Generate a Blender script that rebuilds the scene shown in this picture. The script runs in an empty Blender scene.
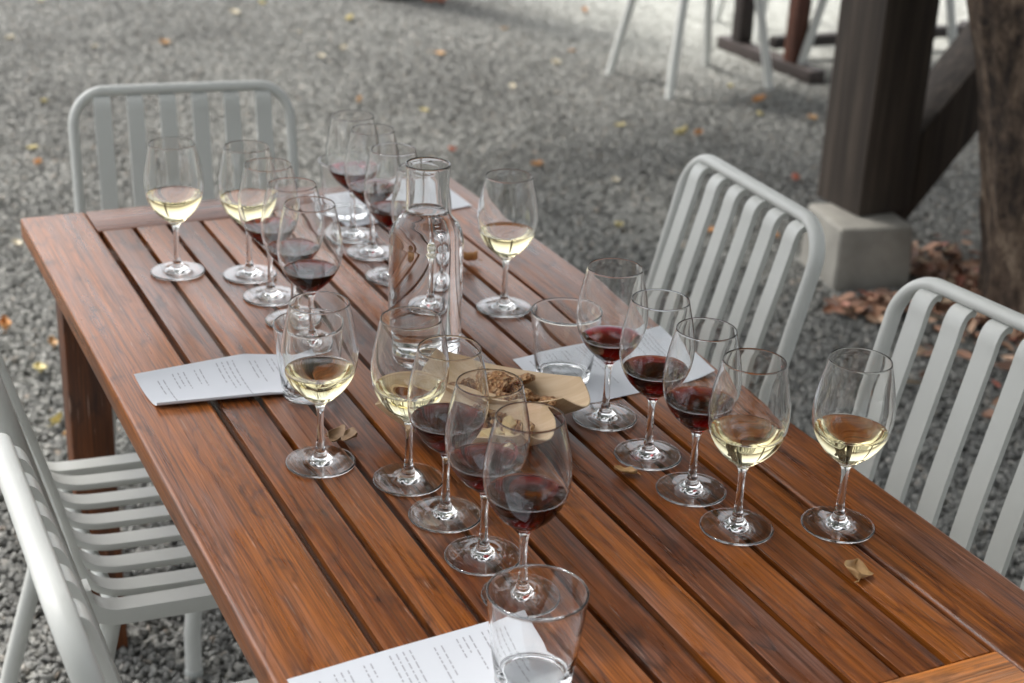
import bpy, bmesh, math, random
from mathutils import Vector, Matrix, noise
random.seed(7)
R = math.radians
sc = bpy.context.scene
col = sc.collection
TT = 0.73            # table top height

# ------------------------------------------------------------------ helpers
def link(name, me, parent=None, mat=None):
    o = bpy.data.objects.new(name, me); col.objects.link(o)
    if mat: me.materials.append(mat)
    if parent: o.parent = parent
    return o
def from_bm(name, bm, mat, parent=None, smooth=True, angle=None):
    me = bpy.data.meshes.new(name); bm.to_mesh(me); bm.free()
    if smooth:
        for p in me.polygons: p.use_smooth = True
        if angle: me.set_sharp_from_angle(angle=R(angle))
    return link(name, me, parent, mat)
def empty(name, loc, rz=0):
    o = bpy.data.objects.new(name, None); col.objects.link(o)
    o.empty_display_size = .05; o.location = loc; o.rotation_euler = (0, 0, rz); return o
def tag(o, label=None, cat=None, group=None, kind=None):
    if label: o['label'] = label
    if cat: o['category'] = cat
    if group: o['group'] = group
    if kind: o['kind'] = kind
    return o
def kids(o): return [c for c in bpy.data.objects if c.parent == o]
def copy_tree(o, parent=None):
    ch = kids(o)
    c = o.copy(); col.objects.link(c); c.parent = parent
    for k in ch: copy_tree(k, c)
    return c
def merge(bm, tmp):
    me = bpy.data.meshes.new('tmp'); tmp.to_mesh(me); tmp.free(); bm.from_mesh(me); bpy.data.meshes.remove(me)
def rbox(bm, lo, hi, bev=.003, seg=2, mtx=None, plank=None, under=(0, 0)):
    t = bmesh.new(); bmesh.ops.create_cube(t, size=1)
    lo = Vector(lo); hi = Vector(hi)
    for v in t.verts: v.co = Vector([(lo[i] + hi[i]) / 2 + v.co[i] * (hi[i] - lo[i]) for i in range(3)])
    if bev: bmesh.ops.bevel(t, geom=t.edges[:], offset=bev, segments=seg, affect='EDGES', profile=.6)
    uv = t.loops.layers.uv.new('UVMap'); ca = t.loops.layers.float_color.new('plank')
    d = hi - lo; ax = max(range(3), key=lambda i: d[i]); ot = [i for i in range(3) if i != ax]
    r1, r2, r3 = (random.random() for _ in range(3))
    if plank is not None: r1 = plank
    for f in t.faces:
        for l in f.loops:
            c = l.vert.co
            l[uv].uv = (c[ax] + r2 * 37, c[ot[0]] + c[ot[1]] + r3 * 29)
            l[ca] = (r1, r2, r3, 1)
    for v in t.verts:      # sides undercut below a 3 mm lip
        dz = hi.z - .003 - v.co.z
        if dz > 0 and (under[0] or under[1]):
            if v.co.x < (lo.x + hi.x) / 2: v.co.x += dz * under[0]
            else: v.co.x -= dz * under[1]
    if mtx:
        for v in t.verts: v.co = mtx @ v.co
    merge(bm, t)
def catmull(pts, n=4, closed=False):
    P = [Vector(p) for p in pts]; out = []; N = len(P)
    rng = range(N if closed else N - 1)
    for i in rng:
        p1 = P[i]; p2 = P[(i + 1) % N]
        p0 = P[i - 1] if (i > 0 or closed) else p1 * 2 - p2
        p3 = P[(i + 2) % N] if (i + 2 < N or closed) else p2 * 2 - p1
        for k in range(n):
            t = k / n
            out.append(.5 * ((2 * p1) + (p2 - p0) * t + (2 * p0 - 5 * p1 + 4 * p2 - p3) * t * t + (3 * p1 - p0 - 3 * p2 + p3) * t ** 3))
    if not closed: out.append(P[-1].copy())
    return out
def sweep(bm, path, ra, rb=None, seg=12, side=None, closed=False, caps=True, radii=None):
    """tube along path; elliptical section: ra along 'side', rb across"""
    rb = rb or ra; n = len(path); rings = []
    for i, p in enumerate(path):
        a = path[i - 1] if (i > 0 or closed) else p
        b = path[(i + 1) % n] if (i < n - 1 or closed) else p
        t = (b - a).normalized()
        s = Vector(side) if side else (Vector((0, 0, 1)) if abs(t.z) < .9 else Vector((1, 0, 0)))
        s = (s - t * s.dot(t)).normalized(); u = t.cross(s)
        k = radii[i] if radii else 1
        rings.append([bm.verts.new(p + s * (ra * k * math.cos(2 * math.pi * j / seg)) + u * (rb * k * math.sin(2 * math.pi * j / seg))) for j in range(seg)])
    for i in range(n if closed else n - 1):
        A = rings[i]; B = rings[(i + 1) % n]
        for j in range(seg): bm.faces.new((A[j], A[(j + 1) % seg], B[(j + 1) % seg], B[j]))
    if caps and not closed:
        bm.faces.new(rings[0][::-1]); bm.faces.new(rings[-1])
def band(bm, path, y0, y1, th, ydir=Vector((0, 1, 0))):
    """flat strip swept along a path in the xz plane, width along y"""
    n = len(path); rows = []
    for i, p in enumerate(path):
        a = path[max(i - 1, 0)]; b = path[min(i + 1, n - 1)]
        t = (b - a).normalized(); nn = t.cross(ydir).normalized() * th / 2
        e = .12 * (y1 - y0)
        rows.append([bm.verts.new(p + ydir * y + nn * s) for y, s in ((y0, .0), (y0 + e * .35, 1), (y1 - e * .35, 1), (y1, .0), (y1 - e * .35, -1), (y0 + e * .35, -1))])
    for i in range(n - 1):
        A, B = rows[i], rows[i + 1]
        for j in range(6): bm.faces.new((A[j], A[(j + 1) % 6], B[(j + 1) % 6], B[j]))
    bm.faces.new(rows[0][::-1]); bm.faces.new(rows[-1])
def lathe(bm, prof, seg=64, close_start=False, close_end=False):
    rings = []
    for r, z in prof:
        if r < 1e-6: rings.append([bm.verts.new((0, 0, z))])
        else: rings.append([bm.verts.new((r * math.cos(2 * math.pi * j / seg), r * math.sin(2 * math.pi * j / seg), z)) for j in range(seg)])
    for A, B in zip(rings, rings[1:]):
        for j in range(seg):
            k = (j + 1) % seg
            if len(A) == 1 and len(B) == 1: continue
            if len(A) == 1: bm.faces.new((A[0], B[k], B[j]))
            elif len(B) == 1: bm.faces.new((A[j], A[k], B[0]))
            else: bm.faces.new((A[j], A[k], B[k], B[j]))
def smooth_prof(pts, n=5):
    return [(max(p.x, 0), p.y) for p in catmull([(r, z, 0) for r, z in pts], n)]

# ------------------------------------------------------------------ materials
class NT:
    def __init__(s, name):
        s.m = bpy.data.materials.new(name); s.m.use_nodes = True
        s.t = s.m.node_tree; s.b = s.t.nodes['Principled BSDF']; s.o = s.t.nodes['Material Output']
    def n(s, typ, **kw):
        x = s.t.nodes.new(typ)
        for k, v in kw.items(): setattr(x, k, v)
        return x
    def l(s, a, b): s.t.links.new(a, b)
    def noise(s, vec, scale, detail=4, rough=.5, dist=0.0):
        x = s.n('ShaderNodeTexNoise'); x.inputs['Scale'].default_value = scale; x.inputs['Detail'].default_value = detail
        x.inputs['Roughness'].default_value = rough; x.inputs['Distortion'].default_value = dist
        if vec: s.l(vec, x.inputs['Vector'])
        return x.outputs['Fac']
    def ramp(s, fac, stops, interp='LINEAR'):
        x = s.n('ShaderNodeValToRGB'); cr = x.color_ramp; cr.interpolation = interp
        while len(cr.elements) < len(stops): cr.elements.new(.5)
        for e, (p, c) in zip(cr.elements, stops):
            e.position = p; e.color = (c, c, c, 1) if isinstance(c, (int, float)) else (*c, 1)
        s.l(fac, x.inputs['Fac']); return x.outputs['Color']
    def mix(s, fac, a, b, mode='MIX'):
        x = s.n('ShaderNodeMix', data_type='RGBA', blend_type=mode)
        for v, i in ((fac, 0), (a, 6), (b, 7)):
            if isinstance(v, (int, float)): x.inputs[i].default_value = v if i == 0 else (v, v, v, 1)
            elif isinstance(v, tuple): x.inputs[i].default_value = (*v, 1)
            else: s.l(v, x.inputs[i])
        return x.outputs[2]
    def math(s, op, a, b=0., c=None):
        x = s.n('ShaderNodeMath', operation=op)
        for i, v in enumerate((a, b) if c is None else (a, b, c)):
            if isinstance(v, (int, float)): x.inputs[i].default_value = v
            else: s.l(v, x.inputs[i])
        return x.outputs[0]
    def map(s, vec, scale=(1, 1, 1), loc=(0, 0, 0)):
        x = s.n('ShaderNodeMapping'); x.inputs['Scale'].default_value = scale; x.inputs['Location'].default_value = loc
        s.l(vec, x.inputs['Vector']); return x.outputs[0]
    def bump(s, h, strength, dist):
        x = s.n('ShaderNodeBump'); x.inputs['Strength'].default_value = strength; x.inputs['Distance'].default_value = dist
        s.l(h, x.inputs['Height']); s.l(x.outputs[0], s.b.inputs['Normal'])
    def set(s, **kw):
        for k, v in kw.items(): s.b.inputs[k.replace('_', ' ')].default_value = v
def coord(N, what='Object'): return N.n('ShaderNodeTexCoord').outputs[what]

def plain(name, c, rough=.5, var=.12, scale=20, bump=0, metallic=0, spec=.5):
    N = NT(name); co = coord(N)
    f = N.noise(co, scale, 5, .6)
    cc = N.ramp(f, [(.3, tuple(x * (1 - var) for x in c)), (.7, tuple(min(1, x * (1 + var)) for x in c))])
    N.l(cc, N.b.inputs['Base Color']); N.set(Roughness=rough, Metallic=metallic)
    N.b.inputs['Specular IOR Level'].default_value = spec
    if bump: N.bump(N.noise(co, scale * 6, 4), .4, bump)
    return N.m

def wood_mat(name, dark, mid, light, grey=.35, rough=.42):
    N = NT(name)
    uv = N.n('ShaderNodeUVMap').outputs[0]
    at = N.n('ShaderNodeAttribute'); at.attribute_name = 'plank'
    sep = N.n('ShaderNodeSeparateColor'); N.l(at.outputs['Color'], sep.inputs[0])
    warp = N.noise(N.map(uv, (2.2, 11, 1)), 1, 3, .5)
    su = N.n('ShaderNodeSeparateXYZ'); N.l(uv, su.inputs[0])
    # cathedral figure: rings from a warped distance
    v2 = N.math('ADD', N.math('MULTIPLY', su.outputs[1], 30.), N.math('MULTIPLY', warp, 7.5))
    rings = N.math('FRACT', v2)
    rings = N.ramp(rings, [(0, 0.05), (.07, .5), (.7, .62), (.93, .38), (1, .05)])
    fine = N.noise(N.map(uv, (9, 420, 1)), 1, 5, .65)
    streak = N.noise(N.map(uv, (2.5, 75, 1)), 1, 4, .6, .3)
    g = N.mix(.56, rings, streak); g = N.mix(.36, g, fine)
    t = N.math('MULTIPLY_ADD', N.math('SUBTRACT', sep.outputs[0], .5), .30, g)
    base = N.ramp(t, [(.28, dark), (.47, mid), (.68, light)])
    blotch = N.noise(N.map(uv, (3.2, 14, 1)), 1, 4, .6, .6)
    bm_ = N.ramp(blotch, [(.49, 0.), (.62, grey)])
    wear = N.ramp(fine, [(.4, .25), (.65, 1.)])
    c = N.mix(N.math('MULTIPLY', bm_, wear), base, (.20, .135, .125))
    # orange patches
    b2 = N.noise(N.map(uv, (2., 9, 1), (7, 3, 1)), 1, 3, .5)
    c = N.mix(N.ramp(b2, [(.5, 0.), (.72, .45)]), c, tuple(min(1, x * 1.15) for x in light))
    # small dark stains
    st = N.noise(N.map(uv, (14, 30, 1)), 1, 3, .6)
    c = N.mix(N.ramp(st, [(.58, 0.), (.70, .55)]), c, tuple(x * .5 for x in dark))
    # pale worn scratches along the grain
    sc1 = N.noise(N.map(uv, (16, 300, 1), (3, 9, 1)), 1, 2, .5)
    c = N.mix(N.ramp(sc1, [(.67, 0.), (.73, .55)]), c, (.42, .28, .21))
    # open pores and fine dark lines
    po_ = N.noise(N.map(uv, (9, 640, 1), (1, 5, 1)), 1, 3, .7)
    c = N.mix(1., c, N.ramp(po_, [(.36, .5), (.52, 1.), (.68, 1.18)]), 'MULTIPLY')
    ln = N.noise(N.map(uv, (1.6, 170, 1), (8, 2, 1)), 1, 5, .75, .5)
    c = N.mix(1., c, N.ramp(ln, [(.36, .5), (.5, .97), (.66, 1.2)]), 'MULTIPLY')
    lt = N.math('GREATER_THAN', sep.outputs[0], 1.2)      # the one replaced, fresher end board
    c = N.mix(lt, c, N.mix(1., c, (1.75, 1.85, 1.5), 'MULTIPLY'))
    N.l(c, N.b.inputs['Base Color'])
    r = N.ramp(N.mix(.5, blotch, streak), [(.3, rough - .1), (.7, rough + .14)])
    N.l(r, N.b.inputs['Roughness'])
    h = N.mix(.5, N.mix(.5, fine, po_), g)
    N.bump(h, .55, .0011)
    return N.m
M = {}
M['teak'] = wood_mat('oiled_teak', (.026, .0080, .0026), (.150, .041, .0088), (.35, .106, .0165), .55, .29)
M['teak_leg'] = wood_mat('teak_leg_wood', (.05, .014, .004), (.12, .035, .009), (.2, .062, .015), .15, .45)
M['dark_wood'] = wood_mat('dark_stained_wood', (.016, .011, .009), (.026, .019, .016), (.04, .028, .024), .12, .6)
M['red_wood'] = wood_mat('red_brown_wood', (.05, .015, .008), (.11, .03, .014), (.16, .05, .02), .1, .5)

def glass(name, color=(1, 1, 1), ior=1.5):
    N = NT(name); N.set(Roughness=0.0, IOR=ior); N.b.inputs['Transmission Weight'].default_value = 1
    N.b.inputs['Base Color'].default_value = (*color, 1)
    return N
N = glass('clear_glass', (.985, .99, .988)); M['glass'] = N.m
def liquid(name, vc, dens, ior=1.345):
    # the surface against the glass has the index ratio liquid / glass, the free surface liquid / air
    m = bpy.data.materials.new(name); m.use_nodes = True; t = m.node_tree; t.nodes.clear()
    o = t.nodes.new('ShaderNodeOutputMaterial'); g_ = t.nodes.new('ShaderNodeBsdfGlass'); g_.inputs['Roughness'].default_value = 0
    a = t.nodes.new('ShaderNodeAttribute'); a.attribute_name = 'wet'
    mr = t.nodes.new('ShaderNodeMapRange'); mr.inputs['To Min'].default_value = ior; mr.inputs['To Max'].default_value = ior / 1.5
    t.links.new(a.outputs['Fac'], mr.inputs['Value']); t.links.new(mr.outputs[0], g_.inputs['IOR']); t.links.new(g_.outputs[0], o.inputs['Surface'])
    v = t.nodes.new('ShaderNodeVolumeAbsorption'); v.inputs['Color'].default_value = (*vc, 1); v.inputs['Density'].default_value = dens
    t.links.new(v.outputs[0], o.inputs['Volume']); return m
def fill(name, wall, level, mat, parent, seg):
    """liquid body: wall = inner glass profile from the centre bottom up to the level"""
    rl = wall[-1][0]
    top = [(rl, level), (rl - .0006, level - .0004), (rl - .002, level - .0009), (rl - .004, level - .0011), (rl * .5, level - .0012), (0, level - .0012)]
    bm = bmesh.new(); lathe(bm, wall, seg); nw = len(bm.faces); bm.faces.ensure_lookup_table()
    lathe(bm, top, seg); bm.faces.ensure_lookup_table()
    at = bm.faces.layers.float.new('wet')
    for k, f in enumerate(bm.faces): f[at] = 1.0 if k < nw else 0.0
    return from_bm(name, bm, mat, parent)
def split_inner(inn, level):
    """inner profile runs from the rim down; cut it at the level"""
    up, down = [], []
    for (r0, z0_), (r1, z1_) in zip(inn, inn[1:]):
        if z0_ >= level: up.append((r0, z0_))
        if z0_ >= level > z1_:
            k = (z0_ - level) / (z0_ - z1_); c = (r0 + (r1 - r0) * k, level); up.append(c); down.append(c)
        if z1_ < level: down.append((r1, z1_))
    return up, down[::-1]
M['red'] = liquid('red_wine', (.83, .0, .14), 400)
M['white'] = liquid('white_wine', (.99, .905, .52), 19)
M['water'] = liquid('still_water', (.9, .97, 1), 1.0, 1.333)

N = NT('powder_coated_metal'); co = coord(N)
f = N.noise(co, 7, 4)
N.l(N.ramp(f, [(.3, (.53, .54, .51)), (.7, (.585, .595, .565))]), N.b.inputs['Base Color'])
N.set(Roughness=.42); N.bump(N.noise(co, 900, 2), .15, .0004); M['chair'] = N.m

N = NT('gravel_stone'); oi = N.n('ShaderNodeObjectInfo'); co = coord(N)
c = N.ramp(oi.outputs['Random'], [(0, (.16, .16, .148)), (.3, (.235, .235, .22)), (.6, (.30, .30, .28)), (.85, (.38, .378, .35)), (.95, (.50, .49, .45)), (1, (.36, .30, .24))])
ge = N.n('ShaderNodeNewGeometry').outputs['Position']
c = N.mix(N.ramp(N.noise(co, 260, 3), [(.35, .45), (.65, 0.)]), c, (.09, .09, .085))
big = N.noise(ge, 1.1, 4, .6)
c = N.mix(1., c, N.ramp(big, [(.35, .66), (.65, .98)]), 'MULTIPLY')
# sunlight on the far gravel, put into the stone colour as a pale zone
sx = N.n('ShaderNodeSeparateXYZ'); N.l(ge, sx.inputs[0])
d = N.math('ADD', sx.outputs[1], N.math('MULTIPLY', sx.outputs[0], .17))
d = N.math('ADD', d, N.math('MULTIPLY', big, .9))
sunlit = N.ramp(N.math('MULTIPLY', d, .1), [(.395, 0.), (.455, 1.)])
sunlit_x = N.ramp(N.math('MULTIPLY', sx.outputs[0], .1), [(.29, 0.), (.38, 1.)])
pale = N.math('MULTIPLY', sunlit, sunlit_x)
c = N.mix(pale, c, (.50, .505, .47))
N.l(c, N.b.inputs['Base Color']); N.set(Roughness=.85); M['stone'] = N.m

N = NT('gravel_bed'); co = coord(N)
vo = N.n('ShaderNodeTexVoronoi'); vo.inputs['Scale'].default_value = 62; N.l(co, vo.inputs['Vector'])
c = N.ramp(vo.outputs['Color'], [(.1, (.07, .07, .065)), (.6, (.18, .18, .168)), (.95, (.33, .33, .30))])
big = N.noise(co, 1.1, 4, .6)
c = N.mix(1., c, N.ramp(big, [(.35, .68), (.65, .98)]), 'MULTIPLY')
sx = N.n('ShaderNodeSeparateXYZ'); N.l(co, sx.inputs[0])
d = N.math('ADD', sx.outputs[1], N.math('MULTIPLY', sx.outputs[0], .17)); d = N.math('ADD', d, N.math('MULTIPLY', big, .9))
sunlit = N.ramp(N.math('MULTIPLY', d, .1), [(.395, 0.), (.455, 1.)])
sunlit_x = N.ramp(N.math('MULTIPLY', sx.outputs[0], .1), [(.29, 0.), (.38, 1.)])
c = N.mix(N.math('MULTIPLY', sunlit, sunlit_x), c, (.42, .42, .39))  # same sunlit zone, painted pale into the bed colour
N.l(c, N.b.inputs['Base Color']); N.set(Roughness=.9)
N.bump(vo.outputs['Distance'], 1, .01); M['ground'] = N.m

N = NT('bark'); co = coord(N)
a = N.noise(N.map(co, (1, 1, .6)), 34, 8, .75, .6)
h = N.mix(.45, a, N.noise(N.map(co, (1, 1, .25)), 9, 5, .65, 1.6))
N.l(N.ramp(h, [(.40, (.015, .010, .007)), (.48, (.075, .050, .034)), (.54, (.15, .105, .072)), (.62, (.30, .23, .165))]), N.b.inputs['Base Color'])
N.set(Roughness=.9); N.bump(h, 1, .02); M['bark'] = N.m
N = NT('rough_timber'); co = coord(N)
a = N.noise(N.map(co, (38, 38, 1.6)), 1, 5, .65, .4)
N.l(N.ramp(a, [(.3, (.022, .016, .012)), (.55, (.055, .041, .031)), (.8, (.12, .092, .068))]), N.b.inputs['Base Color'])
N.set(Roughness=.75); N.bump(a, .6, .004); M['timber'] = N.m
M['concrete'] = plain('cast_concrete', (.30, .285, .25), .85, .25, 9, .002)
M['foam'] = None
def leafmat(name, c1, c2):
    N = NT(name); co = coord(N)
    N.l(N.ramp(N.noise(co, 60, 4, .6), [(.3, c1), (.7, c2)]), N.b.inputs['Base Color']); N.set(Roughness=.6)
    return N.m
LM = {'orange': leafmat('orange_leaf', (.46, .20, .06), (.60, .33, .13)), 'yellow': leafmat('yellow_leaf', (.48, .40, .15), (.60, .52, .27)),
      'tan': leafmat('tan_leaf', (.36, .20, .08), (.55, .34, .15)), 'brown': leafmat('brown_leaf', (.20, .12, .06), (.36, .23, .13)),
      'red': leafmat('red_leaf', (.40, .09, .05), (.55, .20, .11)), 'pale': leafmat('pale_leaf', (.50, .44, .33), (.66, .60, .45))}
N = NT('litter_leaf'); oi = N.n('ShaderNodeObjectInfo'); at = N.n('ShaderNodeAttribute'); at.attribute_name = 'tint'
sp = N.n('ShaderNodeSeparateColor'); N.l(at.outputs['Color'], sp.inputs[0])
N.l(N.ramp(sp.outputs[0], [(0, (.07, .04, .028)), (.3, (.20, .10, .06)), (.55, (.38, .20, .12)), (.72, (.50, .35, .24)), (.88, (.40, .12, .08)), (1, (.66, .54, .38))]), N.b.inputs['Base Color'])
N.set(Roughness=.65); M['litter'] = N.m
N = NT('bamboo_sheet'); co = coord(N)
a = N.noise(N.map(co, (5, 160, 5)), 1, 4, .6); b = N.noise(N.map(co, (12, 30, 8)), 1, 3)
N.l(N.ramp(N.mix(.4, a, b), [(.3, (.42, .27, .145)), (.5, (.60, .43, .255)), (.7, (.72, .56, .37))]), N.b.inputs['Base Color'])
N.set(Roughness=.5); M['bamboo'] = N.m
N = NT('seeded_crispbread'); co = coord(N)
v = N.n('ShaderNodeTexVoronoi'); v.inputs['Scale'].default_value = 230; N.l(co, v.inputs['Vector'])
N.l(N.mix(.45, N.ramp(v.outputs['Color'], [(.1, (.05, .018, .008)), (.45, (.25, .10, .035)), (.7, (.5, .27, .1)), (1, (.75, .6, .38))]), N.ramp(N.noise(co, 90, 3), [(.3, (.20, .09, .03)), (.7, (.50, .28, .12))])), N.b.inputs['Base Color'])
N.set(Roughness=.75); N.bump(v.outputs['Distance'], 1, .004); M['cracker'] = N.m
M['cheese'] = plain('hard_cheese', (.72, .55, .28), .5, .1, 60, .0005)
M['paper'] = plain('matt_paper', (.66, .68, .72), .6, .015, 8)
M['ink'] = plain('grey_ink', (.33, .33, .36), .7, .05)
M['rubber'] = plain('grey_rubber', (.40, .42, .40), .7, .1)

# ------------------------------------------------------------------ setting: gravel ground
bm = bmesh.new()
n_ = 60
bmesh.ops.create_grid(bm, x_segments=n_, y_segments=n_, size=60)
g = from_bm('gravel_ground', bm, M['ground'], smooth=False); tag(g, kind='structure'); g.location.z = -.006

def gravel_layer():
    me = bpy.data.meshes.new('loose_gravel')
    me.from_pydata([(-1.1, -1.0, 0), (2.5, -1.5, 0), (7.6, 4.5, 0), (.1, 7.0, 0)], [], [(0, 1, 2, 3)])
    o = link('loose_gravel', me)
    tag(o, 'loose grey crushed gravel stones covering the ground', 'gravel', kind='stuff')
    ng = bpy.data.node_groups.new('gravel', 'GeometryNodeTree')
    ng.interface.new_socket('Geometry', in_out='INPUT', socket_type='NodeSocketGeometry')
    ng.interface.new_socket('Geometry', in_out='OUTPUT', socket_type='NodeSocketGeometry')
    nd = ng.nodes; L = ng.links.new
    gi = nd.new('NodeGroupInput'); go = nd.new('NodeGroupOutput')
    dp = nd.new('GeometryNodeDistributePointsOnFaces'); dp.inputs['Density'].default_value = 9000; dp.inputs['Seed'].default_value = 3
    L(gi.outputs[0], dp.inputs['Mesh'])
    ico = nd.new('GeometryNodeMeshIcoSphere'); ico.inputs['Radius'].default_value = 1; ico.inputs['Subdivisions'].default_value = 2
    ip = nd.new('GeometryNodeInstanceOnPoints'); L(dp.outputs['Points'], ip.inputs['Points'])
    gl = []
    for k in range(5):   # five differently broken stones
        sp_ = nd.new('GeometryNodeSetPosition'); L(ico.outputs['Mesh'], sp_.inputs['Geometry'])
        pos = nd.new('GeometryNodeInputPosition')
        add = nd.new('ShaderNodeVectorMath'); add.operation = 'ADD'; L(pos.outputs[0], add.inputs[0]); add.inputs[1].default_value = (k * 7.3, k * 3.1, 0)
        no = nd.new('ShaderNodeTexNoise'); no.inputs['Scale'].default_value = 1.1; no.inputs['Detail'].default_value = 1; L(add.outputs[0], no.inputs['Vector'])
        sub = nd.new('ShaderNodeVectorMath'); sub.operation = 'SUBTRACT'; L(no.outputs['Color'], sub.inputs[0]); sub.inputs[1].default_value = (.5, .5, .5)
        sc_ = nd.new('ShaderNodeVectorMath'); sc_.operation = 'SCALE'; L(sub.outputs[0], sc_.inputs[0]); sc_.inputs['Scale'].default_value = 1.7
        L(sc_.outputs[0], sp_.inputs['Offset']); gl.append(sp_)
    gti = nd.new('GeometryNodeGeometryToInstance')
    for s_ in gl: L(s_.outputs[0], gti.inputs[0])
    L(gti.outputs[0], ip.inputs['Instance']); ip.inputs['Pick Instance'].default_value = True
    rr = nd.new('FunctionNodeRandomValue'); rr.data_type = 'FLOAT_VECTOR'; rr.inputs[0].default_value = (0, 0, 0); rr.inputs[1].default_value = (6.28, 6.28, 6.28)
    L(rr.outputs[0], ip.inputs['Rotation'])
    rs = nd.new('FunctionNodeRandomValue'); rs.data_type = 'FLOAT_VECTOR'; rs.inputs[0].default_value = (.0024, .0022, .002); rs.inputs[1].default_value = (.0108, .0090, .0076); rs.inputs['Seed'].default_value = 5
    L(rs.outputs[0], ip.inputs['Scale'])
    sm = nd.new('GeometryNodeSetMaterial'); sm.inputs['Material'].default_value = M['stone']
    tr = nd.new('GeometryNodeTranslateInstances')
    rz = nd.new('FunctionNodeRandomValue'); rz.data_type = 'FLOAT_VECTOR'; rz.inputs[0].default_value = (0, 0, -.003); rz.inputs[1].default_value = (0, 0, .004); rz.inputs['Seed'].default_value = 9
    L(rz.outputs[0], tr.inputs['Translation'])
    L(ip.outputs[0], tr.inputs['Instances']); L(tr.outputs[0], sm.inputs['Geometry']); L(sm.outputs[0], go.inputs[0])
    md = o.modifiers.new('scatter', 'NODES'); md.node_group = ng
gravel_layer()

# ------------------------------------------------------------------ dining table
P = .05165; SW = .1018; EW = .0992; TW = .7201; TL = 1.5933; GAP = .0074; TH = .032
table = empty('dining_table', (TW / 2, -TL / 2, 0))
tag(table, 'long slatted reddish teak table carrying the wine glasses', 'table')
OFF = Vector((-TW / 2, TL / 2, 0))
bm = bmesh.new(); mt = Matrix.Translation(OFF)
z0, z1 = TT - TH, TT
rbox(bm, (0, -TL, z0), (SW - GAP / 2, 0, z1), .005, 3, mt, .95, (0, .12))
rbox(bm, (SW + 10 * P + GAP / 2, -TL, z0), (TW, 0, z1), .005, 3, mt, .7, (.12, 0))
rbox(bm, (SW - GAP / 2 + .0007, -EW, z0), (SW + 10 * P + GAP / 2 - .0007, -.001, z1), .0025, 2, mt, .45)
rbox(bm, (SW - GAP / 2 + .0007, -TL + .001, z0), (SW + 10 * P + GAP / 2 - .0007, -TL + EW, z1), .0025, 2, mt, 1.9)
pl = [.35, .7, .85, .25, .5, 1.0, .2, .6, .8, .95]
pl = [.55, .75, .4, .85, .35, .9, .3, .55, .45, .9]
for i in range(10):
    zz = random.uniform(-.0008, .0004)
    rbox(bm, (SW + i * P + GAP / 2, -TL + EW + .0008, z0 + zz), (SW + (i + 1) * P - GAP / 2, -EW - .0008, z1 + zz), .0010, 2, mt, pl[i], (.12, .12))
top = from_bm('tabletop', bm, M['teak'], table, angle=50)
for nm, cx, cy in (('a', .064, -.105), ('b', TW - .064, -.105), ('c', .064, -TL + .105), ('d', TW - .064, -TL + .105)):
    bm = bmesh.new(); rbox(bm, (cx - .033, cy - .028, 0), (cx + .033, cy + .028, z0 - .001), .004, 2, mt)
    from_bm('leg', bm, M['teak_leg'], table, angle=50)
bm = bmesh.new()
for x in (.10, TW - .122): rbox(bm, (x, -TL + .14, z0 - .075), (x + .022, -.14, z0 - .002), .002, 1, mt)
for y in (-.13, -TL / 2, -TL + .11): rbox(bm, (.128, y, z0 - .07), (TW - .128, y + .022, z0 - .003), .002, 1, mt)
from_bm('apron', bm, M['teak_leg'], table, angle=50)

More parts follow.
